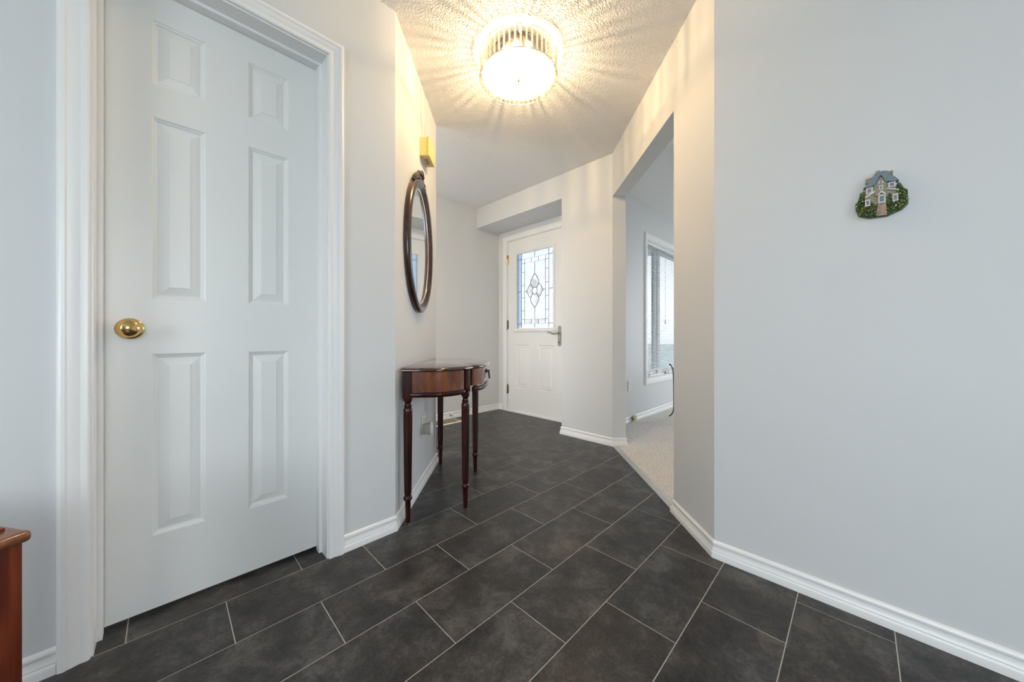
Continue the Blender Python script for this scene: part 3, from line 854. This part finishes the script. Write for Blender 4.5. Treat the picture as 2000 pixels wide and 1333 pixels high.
# top: moulded edge
tb = MB()
rings = []
for ins, z in ((0.012, 0.7325), (0.004, 0.7345), (0.0, 0.7385), (0.0, 0.7425), (0.003, 0.7470), (0.008, 0.7500), (0.014, 0.7520)):
    pts = inset(OUT, ins)
    rings.append([tb.bm.verts.new((x, y, z)) for x, y in pts])
n = len(OUT)
for r0, r1 in zip(rings[:-1], rings[1:]):
    for k in range(n): tb.bm.faces.new((r0[k], r0[(k + 1) % n], r1[(k + 1) % n], r1[k]))
tb.bm.faces.new(rings[0][::-1]); tb.bm.faces.new(rings[-1])
tb.build('table_top', M_TOP, tab, 35)
# apron boards between the leg blocks
def strip(pts, z0, z1, th, mat, name, parent):
    s = MB()
    inner = inset(pts, th)
    ra = [[s.bm.verts.new((x, y, z)) for x, y in q] for q in (pts, inner) for z in (z0, z1)]
    m_ = len(pts)
    for k in range(m_ - 1):
        s.bm.faces.new((ra[0][k], ra[0][k + 1], ra[1][k + 1], ra[1][k]))
        s.bm.faces.new((ra[2][k], ra[3][k], ra[3][k + 1], ra[2][k + 1]))
        s.bm.faces.new((ra[1][k], ra[1][k + 1], ra[3][k + 1], ra[3][k]))
        s.bm.faces.new((ra[0][k], ra[2][k], ra[2][k + 1], ra[0][k + 1]))
    for k in (0, m_ - 1): s.bm.faces.new((ra[0][k], ra[1][k], ra[3][k], ra[2][k]))
    return s.build(name, mat, parent, 35)
def bead(pts, z, r, mat, name, parent, proud=0.004):
    s = MB()
    q = inset(pts, -proud)
    prof_ = [(-0.006, -r), (0.004, -r), (0.009, -r * 0.55), (0.011, 0), (0.009, r * 0.55), (0.004, r), (-0.006, r)]
    s.sweep([(x, y) for x, y in pts], [(o, z + h) for o, h in prof_], lambda u, v, h: (u, min(0.0, v), h), False, -1)
    return s.build(name, mat, parent, 40)
neg = lambda pts: [(x, -d) for x, d in pts]
sideP = inset(neg(sideC), 0.020)
sideP = [p for p in sideP if p[1] < -0.035 and p[1] > -0.285]
frontP = inset(neg(frontC + [(-x, d) for x, d in frontC[::-1][1:]]), 0.018)
frontP = frontP[1:-1]
for sgn in (1, -1):
    pts = sideP if sgn > 0 else [(-x, y) for x, y in sideP[::-1]]
    ap = strip(pts, 0.630, 0.733, 0.014, M_APRON, 'apron', tab)
    bead(pts, 0.621, 0.0125, M_MAHOG, 'bead_moulding', ap)
dr = strip(frontP, 0.640, 0.730, 0.016, M_APRON, 'drawer', tab)
bead(frontP, 0.622, 0.0125, M_MAHOG, 'bead_moulding', dr)
fy = min(p[1] for p in frontP)
pl = MB()
pl.lathe([(0.014, 0.0), (0.013, 0.003), (0.006, 0.004), (0.005, 0.014), (0.008, 0.016), (0.007, 0.019)], 14, (0.0, fy - 0.0005, 0.700), 'y')
pl.tube([(-0.018, fy - 0.012, 0.698), (-0.020, fy - 0.016, 0.680), (-0.010, fy - 0.018, 0.664), (0, fy - 0.018, 0.660), (0.010, fy - 0.018, 0.664), (0.020, fy - 0.016, 0.680), (0.018, fy - 0.012, 0.698)], [0.003, 0.0035, 0.004, 0.006, 0.004, 0.0035, 0.003], 8)
pl.tube([(-0.018, fy - 0.012, 0.698), (0.018, fy - 0.012, 0.698)], 0.003, 8)
pl.build('drawer_pull', M_BLACK, dr, 40)
# legs
lp_ = [(0.0095, 0.002), (0.0112, 0.010), (0.0135, 0.095), (0.0142, 0.106), (0.0165, 0.109), (0.0205, 0.114), (0.0215, 0.119), (0.0205, 0.124), (0.0165, 0.129), (0.0150, 0.135), (0.0165, 0.141), (0.0175, 0.150), (0.0190, 0.300), (0.0205, 0.450), (0.0212, 0.535), (0.0205, 0.552), (0.0165, 0.560), (0.0185, 0.566), (0.0145, 0.574), (0.0140, 0.580), (0.0175, 0.588), (0.0215, 0.594), (0.0215, 0.600), (0.018, 0.604)]
# finer rings along the flutes
lpf = []
for (r0, h0), (r1, h1) in zip(lp_[:-1], lp_[1:]):
    lpf.append((r0, h0))
    if 0.15 <= h0 < 0.53:
        k_ = 6
        lpf += [(r0 + (r1 - r0) * t / k_, h0 + (h1 - h0) * t / k_) for t in range(1, k_)]
lpf.append(lp_[-1])
lg = MB()
lg.lathe(lpf, 48, flute=(0.16, 0.53, 12, 0.13))
lg.box(-0.0215, 0.0215, -0.0215, 0.0215, 0.602, 0.7335, 0.002, 1)
legm = lg.mesh('leg', M_MAHOG, 40)
gl_ = MB().lathe([(0.0085, 0.0), (0.0095, 0.001), (0.0095, 0.003)], 14).mesh('foot_glide', M_STEEL, 40)
for (x, d) in ((-0.383, 0.0225), (0.383, 0.0225), (-0.243, 0.283), (0.243, 0.283)):
    o = inst(legm, 'leg', tab, (x, -d, 0), (0, 0, 0 if d < 0.1 else math.copysign(R_(8), x)))
    inst(gl_, 'foot_glide', o, (0, 0, 0))

# ------------------------------------------------------------------ oval mirror
mx_, my_ = pq(-Mw, 1.997)
mir_t = thing('oval_mirror', (mx_, my_, 1.039), 45, 'oval wall mirror in dark walnut frame with carved crest', 'mirror')
ra_, rb_, mc = 0.262, 0.380, 0.380
NS = 72
fr = MB()
prof = [(0.0, 0.000), (0.0, 0.016), (0.004, 0.024), (0.013, 0.031), (0.024, 0.033), (0.033, 0.030), (0.038, 0.022), (0.041, 0.020), (0.046, 0.017), (0.050, 0.010), (0.050, 0.000)]
rows = []
for k in range(NS):
    a = 2 * math.pi * k / NS
    rows.append([fr.bm.verts.new(((ra_ - o_) * math.cos(a), -0.001 - h_, mc + (rb_ - o_) * math.sin(a))) for o_, h_ in prof])
for k in range(NS):
    r0, r1 = rows[k], rows[(k + 1) % NS]
    for i in range(len(prof)):
        i2 = (i + 1) % len(prof)
        fr.bm.faces.new((r0[i], r1[i], r1[i2], r0[i2]))
fr.build('frame', M_MIRFR, mir_t, 50)
MB().plate([((ra_ - 0.049) * math.cos(2 * math.pi * k / NS), mc + (rb_ - 0.049) * math.sin(2 * math.pi * k / NS)) for k in range(NS)], -0.009, -0.004).build('mirror_glass', M_MIRROR, mir_t)
bvr = MB()
rows = []
for k in range(NS):
    a = 2 * math.pi * k / NS
    rows.append([bvr.bm.verts.new(((ra_ - o_) * math.cos(a), -h_, mc + (rb_ - o_) * math.sin(a))) for o_, h_ in ((0.0492, 0.0125), (0.0565, 0.0092), (0.0492, 0.0092))])
for k in range(NS):
    for i in range(3):
        bvr.bm.faces.new((rows[k][i], rows[(k + 1) % NS][i], rows[(k + 1) % NS][(i + 1) % 3], rows[k][(i + 1) % 3]))
bvr.build('inner_bead', M_CHROME, mir_t, 40)
cre = MB()
# carved crest: central shell with scrolls running down both shoulders
cre.plate([(0.034 * math.cos(t), 0.770 + 0.046 * math.sin(t)) for t in [k * math.pi / 12 for k in range(13)]] + [(-0.045, 0.745), (0.045, 0.745)], -0.026, -0.002)
for k in range(5):
    a = R_(30 + 30 * k)
    cre.ball((0.026 * math.cos(a), -0.027, 0.772 + 0.034 * math.sin(a)), 0.0105, 2, (0.8, 0.9, 1.25))
for s in (-1, 1):
    sp_ = []
    for k in range(26):
        a = k * 0.30
        r = 0.020 * (1 - k / 32)
        sp_.append((s * (0.052 + r * math.cos(a + 1.9)), -0.018, 0.778 + r * math.sin(a + 1.9)))
    cre.tube(sp_, [0.0085 * (1 - k / 60) for k in range(26)], 8)
    for k in range(4):
        t = R_(76 - 5.2 * k)
        cre.ball((s * (ra_ + 0.010 - 0.0015 * k) * math.cos(t), -0.016, mc + (rb_ + 0.012 - 0.002 * k) * math.sin(t)), 0.019 - 0.0028 * k, 2, (1.5, 0.8, 0.75))
cre.build('crest', M_MIRFR, mir_t, 60)

# ------------------------------------------------------------------ door chime box
x, y = pq(-Mw, 2.116)
ch = thing('door_chime', (x, y, 1.972), 45, 'cream plastic door chime box above the oval mirror', 'door chime')
MB().box(-0.072, 0.072, -0.046, 0.0, 0.0, 0.110, 0.002).build('chime_body', M_CREAM, ch)
MB().box(-0.075, 0.075, -0.057, -0.046, -0.002, 0.113, 0.003).build('chime_cover', M_CREAM, ch)
MB().box(-0.035, 0.035, -0.036, -0.016, -0.0008, 0.004).build('chime_grille', M_VENT, ch)

# ------------------------------------------------------------------ ceiling lamp
lx, ly = pq(0.0355, 1.866)
lamp = thing('ceiling_lamp', (lx, ly, HC), 0, 'lit round flush-mount ceiling lamp with crystal rods and frosted diffuser', 'ceiling lamp')
RAD = 0.208
MB().lathe([(0.075, -0.022), (0.150, -0.018), (0.160, -0.010), (0.160, 0.0)], 40).build('canopy', M_CHROME, lamp, 40)
rt = MB()
for z in (-0.014, -0.128):
    rt.tube([(RAD * math.cos(2 * math.pi * k / 72), RAD * math.sin(2 * math.pi * k / 72), z) for k in range(72)], 0.0022, 6, True)
for k in range(4):
    a = R_(45 + 90 * k)
    rt.tube([(0.155 * math.cos(a), 0.155 * math.sin(a), -0.012), (RAD * math.cos(a), RAD * math.sin(a), -0.014)], 0.0025, 6)
rt.build('ring_frame', M_CHROME, lamp, 60)
rm = MB().lathe([(0.002, -0.136), (0.0056, -0.132), (0.0056, -0.072), (0.004, -0.069), (0.0056, -0.066), (0.0056, -0.012), (0.002, -0.008)], 6).mesh('crystal_rod', M_ROD)
NR = 46
for k in range(NR):
    a = 2 * math.pi * k / NR
    inst(rm, 'crystal_rod', lamp, ((RAD - 0.006) * math.cos(a), (RAD - 0.006) * math.sin(a), 0), (0, 0, a))
MB().lathe([(0.004, -0.124), (0.150, -0.123), (0.190, -0.120), (0.194, -0.116), (0.190, -0.114), (0.150, -0.117), (0.004, -0.118)], 60).build('diffuser', M_FROST, lamp, 40)
MB().lathe([(0.001, -0.146), (0.006, -0.143), (0.008, -0.137), (0.011, -0.130), (0.012, -0.1245)], 16).build('finial', paint('bronze_finial', (0.16, 0.12, 0.09), 0.5), lamp, 50)
MB().lathe([(0.004, -0.120), (0.004, -0.02)], 8).build('stem', M_CHROME, lamp, 50)
for k in range(3):
    a = R_(30 + 120 * k)
    bx_, by_ = 0.085 * math.cos(a), 0.085 * math.sin(a)
    so = MB().lathe([(0.012, -0.050), (0.013, -0.048), (0.013, -0.020), (0.012, -0.018)], 16, (bx_, by_, 0)).build('socket', M_PLASTIC, lamp, 40)
    MB().lathe([(0.002, -0.098), (0.014, -0.092), (0.019, -0.080), (0.017, -0.068), (0.011, -0.058), (0.010, -0.051)], 16, (bx_, by_, 0)).build('bulb', M_BULB, so, 60)
    d = bpy.data.lights.new('lamp_light', 'POINT')
    d.energy = 9.6
    d.color = (1.0, 0.70, 0.37)
    d.shadow_soft_size = 0.0095
    o = bpy.data.objects.new('lamp_light', d)
    o.location = (lx + 0.055 * math.cos(a + 1.0), ly + 0.055 * math.sin(a + 1.0), HC - 0.072)
    col.objects.link(o)

# ------------------------------------------------------------------ cottage wall plaque: x towards -Y, y into the wall
pq_t = thing('wall_plaque', (RW, -0.048, 1.345), -90, 'small painted resin cottage plaque with blue roof and garden on the bare wall', 'wall plaque')
mm = lambda pts: [(x / 1000, z / 1000) for x, z in pts]
C_STONE = paint('plaque_stone', (0.33, 0.29, 0.20), 0.6, bump=0.6, bscale=380, var=0.35, vscale=300)
C_ROOF = paint('plaque_slate', (0.05, 0.078, 0.11), 0.5, var=0.3, vscale=300)
C_LEAF = paint('plaque_foliage', (0.045, 0.095, 0.022), 0.5, var=0.75, vscale=110)
C_LEAF2 = paint('plaque_light_foliage', (0.15, 0.19, 0.035), 0.5, var=0.5, vscale=140)
C_WHITE = paint('plaque_white', (0.68, 0.67, 0.62), 0.5)
C_PANE = paint('plaque_window_grey', (0.20, 0.19, 0.22), 0.4)
C_PINK = paint('plaque_pink', (0.52, 0.07, 0.10), 0.5)
C_PATH = paint('plaque_path', (0.38, 0.26, 0.20), 0.6, bump=0.5, bscale=300, var=0.4, vscale=190)
C_BLUE = paint('plaque_blue_door', (0.13, 0.19, 0.27), 0.4)
def part(name, pts, y0, y1, mat):
    return MB().plate(mm(pts), y0, y1).build(name, mat, pq_t)
part('garden_base', [(-55, -32), (-56, -16), (-48, -1), (-46, 17), (-38, 22), (-30, 10), (34, 12), (42, 24), (48, 8), (56, 0), (57, -42), (46, -55), (15, -69), (-24, -67), (-49, -55)], -0.010, 0.0, C_LEAF)
hw = part('cottage_wall', [(-34, 27), (-17, 29), (0, 55), (12, 33), (30.5, 31), (31.7, 8), (37, 1), (35.5, -30), (12, -30), (-7, -30), (-35, -30)], -0.016, 0.0, C_STONE)
part('gable', [(-14.4, -2), (-13.3, 31.4), (0, 55), (11.5, 33.8), (12, -2)], -0.0195, -0.016, C_STONE)
rf = part('roof', [(-38, 28.5), (-19, 57), (-10, 68.5), (3, 70.5), (13, 68.5), (37.5, 32), (31, 30.5), (12, 33.5), (0, 56.5), (-13.3, 31.4), (-17, 29)], -0.021, 0.0, C_ROOF)
sh = MB()
rr = random.Random(5)
def inside(pt, poly):
    c = False; n_ = len(poly)
    for i in range(n_):
        (x1, y1), (x2, y2) = poly[i], poly[(i + 1) % n_]
        if (y1 > pt[1]) != (y2 > pt[1]) and pt[0] < (x2 - x1) * (pt[1] - y1) / (y2 - y1) + x1: c = not c
    return c
rpoly = [(-37, 29.5), (-19, 56), (-10, 67.5), (3, 69.5), (13, 67.5), (36, 33), (31, 31.5), (12.5, 35), (0, 59), (-14.5, 32), (-17, 30)]
for r0 in range(12):
    for c0 in range(26):
        x, z = -38 + c0 * 3.1 + (r0 % 2) * 1.55, 30.5 + r0 * 3.3
        if inside((x, z), rpoly): sh.box((x - 1.25) / 1000, (x + 1.25) / 1000, -0.0222, -0.0208, (z - 1.3) / 1000, (z + 1.3) / 1000)
so_ = sh.build('shingles', paint('plaque_light_slate', (0.27, 0.34, 0.39), 0.5, var=0.4, vscale=400), rf); so_['kind'] = 'stuff'
for pts in ([(-11, 64), (-11.2, 76.4), (-1.6, 77), (-1.1, 64)], [(13.8, 60), (15.5, 68), (26.1, 67.5), (25.6, 50)], [(-33.4, 44), (-33.4, 58.2), (-21.5, 60.3), (-19, 56), (-26, 44)]):
    part('chimney', pts, -0.014, -0.001, C_STONE)
def window(pts, name='window', inset_=0.22, mat=C_PANE, y0=-0.021):
    o = part(name, pts, y0, -0.010, C_WHITE)
    cx_ = sum(p[0] for p in pts) / 4; cz_ = sum(p[1] for p in pts) / 4
    q = [(cx_ + (x - cx_) * (1 - inset_ * 2), cz_ + (z - cz_) * (1 - inset_ * 1.6)) for x, z in pts]
    MB().plate(mm(q), y0 - 0.0008, y0 + 0.002).build('pane', mat, o)
window([(-32, 6.4), (-17.5, 10.6), (-17.5, 27), (-32, 26.5)][::1])
window([(15.5, 15), (31, 14.4), (30.5, 30), (15.5, 30)])
window([(-5, 31.2), (4.7, 31), (4.7, 38.5), (-5, 39)], y0=-0.0225)
window([(-4.6, 13.4), (4.7, 12.5), (4.7, 26.7), (-4.6, 27)], y0=-0.0225)
window([(-34.6, -30), (-22.7, -30.4), (-22.7, -10), (-34.6, -10)])
window([(24.4, -30.6), (36, -29.7), (36, -7.6), (24.4, -8.3)])
window([(-5.7, -28.2), (9.8, -29), (9.8, -3), (-5.7, -3)], 'doorway', 0.2, C_BLUE, -0.0225)
part('porch_roof', [(-8.6, -3), (0.7, 10), (11, -3), (8, -4), (0.7, 4), (-5.5, -4)], -0.0255, -0.015, C_WHITE)
part('eave', [(-34.6, 0), (-33.4, -4.5), (-12.7, 9), (-13.3, 14)], -0.0215, -0.012, C_WHITE)
part('eave', [(12, 15), (12, 11.9), (37.7, 1), (37.7, 4.5)], -0.0215, -0.012, C_WHITE)
part('garden_path', [(-6.3, -28), (11, -28), (13.5, -66.6), (-10, -65.5)], -0.0175, -0.006, C_PATH)
fb1, fb2, fl1, fl2 = MB(), MB(), MB(), MB()
gpoly = [(-54, -32), (-55, -16), (-47, -1), (-44, 16), (-38, 20), (-36, -6), (-12, -20), (-8, -64), (-24, -65), (-47, -54)]
gpoly2 = [(34, 28), (41, 23), (47, 8), (54, -1), (55, -41), (45, -53), (14, -66), (12, -10), (20, -4), (34, -6)]
for _ in range(900):
    x, z = rr.uniform(-56, 57), rr.uniform(-69, 28)
    if not (inside((x, z), gpoly) or inside((x, z), gpoly2)): continue
    if (-33 < x < -24 and -29 < z < -11) or (25.5 < x < 35 and -29 < z < -9): continue
    r = rr.uniform(2.0, 4.2) / 1000
    y_ = -0.012 - rr.uniform(0, 0.010) * (0.5 + 0.5 * max(0, -z) / 65)
    t = rr.random()
    tgt = fb1 if t < 0.56 else fb2 if t < 0.82 else fl1 if t < 0.90 else fl2
    tgt.ball((x / 1000, y_, z / 1000), r * (0.7 if tgt in (fl1, fl2) else 1), 1)
for b_, nme, mt in ((fb1, 'foliage', C_LEAF), (fb2, 'foliage', C_LEAF2), (fl1, 'flowers', C_PINK), (fl2, 'flowers', C_WHITE)):
    o = b_.build(nme, mt, pq_t, 60); o['kind'] = 'stuff'

# ------------------------------------------------------------------ small cherry cabinet at the left edge
ccx, ccy = pq(-0.940, 0.682)
cab = thing('wooden_chest', (ccx, ccy, 0), -45 - 11, 'low cherry wood chest with overhanging lid beside the six-panel door', 'chest')
# local: far right top corner at the origin, chest runs to -x and -y
CW, CD, CT = 0.26, 0.34, 0.523
MB().box(-CW, 0.0, -CD, 0.0, CT - 0.022, CT, 0.008, 3).build('lid', M_CHTOP, cab, 40)
MB().box(-CW + 0.010, -0.010, -CD + 0.010, -0.010, 0.05, CT - 0.022).build('body', M_CHERRY, cab)
MB().box(-CW + 0.008, -0.008, -CD + 0.008, -0.008, 0.0, 0.055, 0.004).build('plinth', M_CHERRY, cab)
gr = MB().sweep([(-CW + 0.045, -CD + 0.045), (-0.043, -CD + 0.045), (-0.043, -0.016), (-CW + 0.045, -0.016)], [(0, CT - 0.001), (0, CT + 0.006), (0.006, CT + 0.009), (0.012, CT + 0.006), (0.014, CT - 0.001)], lambda u, v, h: (u, v, h), True, 1)
gr.build('lid_moulding', M_CHERRY, cab, 40)

# ------------------------------------------------------------------ wrought-iron stand by the window
sx_, sy_ = pq(1.93, 3.72)
ist = thing('iron_stand', (sx_, sy_, 0.012), 45, 'black wrought-iron stand with slender curved legs on the carpet by the window', 'stand')
rt = MB()
rt.tube([(0.185 * math.cos(2 * math.pi * k / 40), 0.185 * math.sin(2 * math.pi * k / 40), 0.545) for k in range(40)], 0.006, 8, True)
rt.build('top_ring', M_BLACK, ist, 60)
MB().lathe([(0.18, 0.538), (0.183, 0.542), (0.18, 0.546)], 40).build('top_plate', M_BLACK, ist, 40)
rt = MB()
rt.tube([(0.172 * math.cos(2 * math.pi * k / 40), 0.172 * math.sin(2 * math.pi * k / 40), 0.16) for k in range(40)], 0.005, 8, True)
rt.build('lower_ring', M_BLACK, ist, 60)
lgm = MB().tube([(r, 0, z) for r, z in cr([(0.238, 0.004), (0.220, 0.020), (0.198, 0.055), (0.190, 0.12), (0.190, 0.28), (0.192, 0.42), (0.196, 0.50), (0.206, 0.55), (0.222, 0.580), (0.234, 0.584), (0.228, 0.572)], 4)], 0.0062, 8).mesh('leg', M_BLACK, 60)
for k in range(4): inst(lgm, 'leg', ist, (0, 0, 0), (0, 0, R_(45 + 90 * k)))

# ------------------------------------------------------------------ outdoors
G = struct(MB().box(-60, 60, -60, 60, -0.5, -0.25).build('ground', paint('paving', (0.42, 0.43, 0.40), 0.9, var=0.15, vscale=2)), 'pale paved driveway outside the house', 'driveway')
struct(MB().box(3.12, 6.5, 1.86, 4.2, -0.3, -0.06).build('porch_floor', paint('concrete', (0.45, 0.44, 0.42), 0.85, var=0.1, vscale=6)), 'grey concrete porch slab outside the front door', 'porch')
pc = thing('porch_column', (5.25, 2.75, -0.06), 0, 'square tan brick porch column seen through the window blind', 'column')
MB().box(-0.18, 0.18, -0.18, 0.18, 0, 2.6).build('column_core', paint('mortar', (0.5, 0.47, 0.42), 0.9), pc)
M_BR = paint('tan_brick', (0.36, 0.24, 0.16), 0.8, var=0.3, vscale=6)
bm1 = MB().box(-0.095, 0.095, -0.01, 0.01, 0, 0.062).mesh('brick', M_BR)
for r0 in range(36):
    z = 0.006 + r0 * 0.072
    for sgn, rz in (((0, -1), 0), ((-1, 0), 90), ((0, 1), 0), ((1, 0), 90)):
        for s in (-0.1, 0.1):
            off = s + (0.0 if r0 % 2 else 0.0)
            inst(bm1, 'brick', pc, (sgn[0] * 0.186 + (off if sgn[0] == 0 else 0), sgn[1] * 0.186 + (off if sgn[1] == 0 else 0), z), (0, 0, R_(rz)))
tr = thing('street_tree', (9.0, 16.0, -0.25), 0, 'leafy green tree across the driveway seen through the blind', 'tree')
MB().lathe([(0.18, 0), (0.13, 1.0), (0.10, 2.0)], 10).build('trunk', paint('bark', (0.12, 0.09, 0.06), 0.9), tr, 60)
cw = MB()
for _ in range(60):
    a, e_, r = rr.uniform(0, 6.28), rr.uniform(-0.6, 1.4), rr.uniform(0.5, 1.6)
    cw.ball((r * math.cos(a) * math.cos(e_), r * math.sin(a) * math.cos(e_), 2.4 + r * math.sin(e_)), rr.uniform(0.3, 0.6), 2)
cw.build('crown', paint('leaves', (0.07, 0.13, 0.04), 0.8, bump=1, bscale=20, var=0.5, vscale=5), tr)
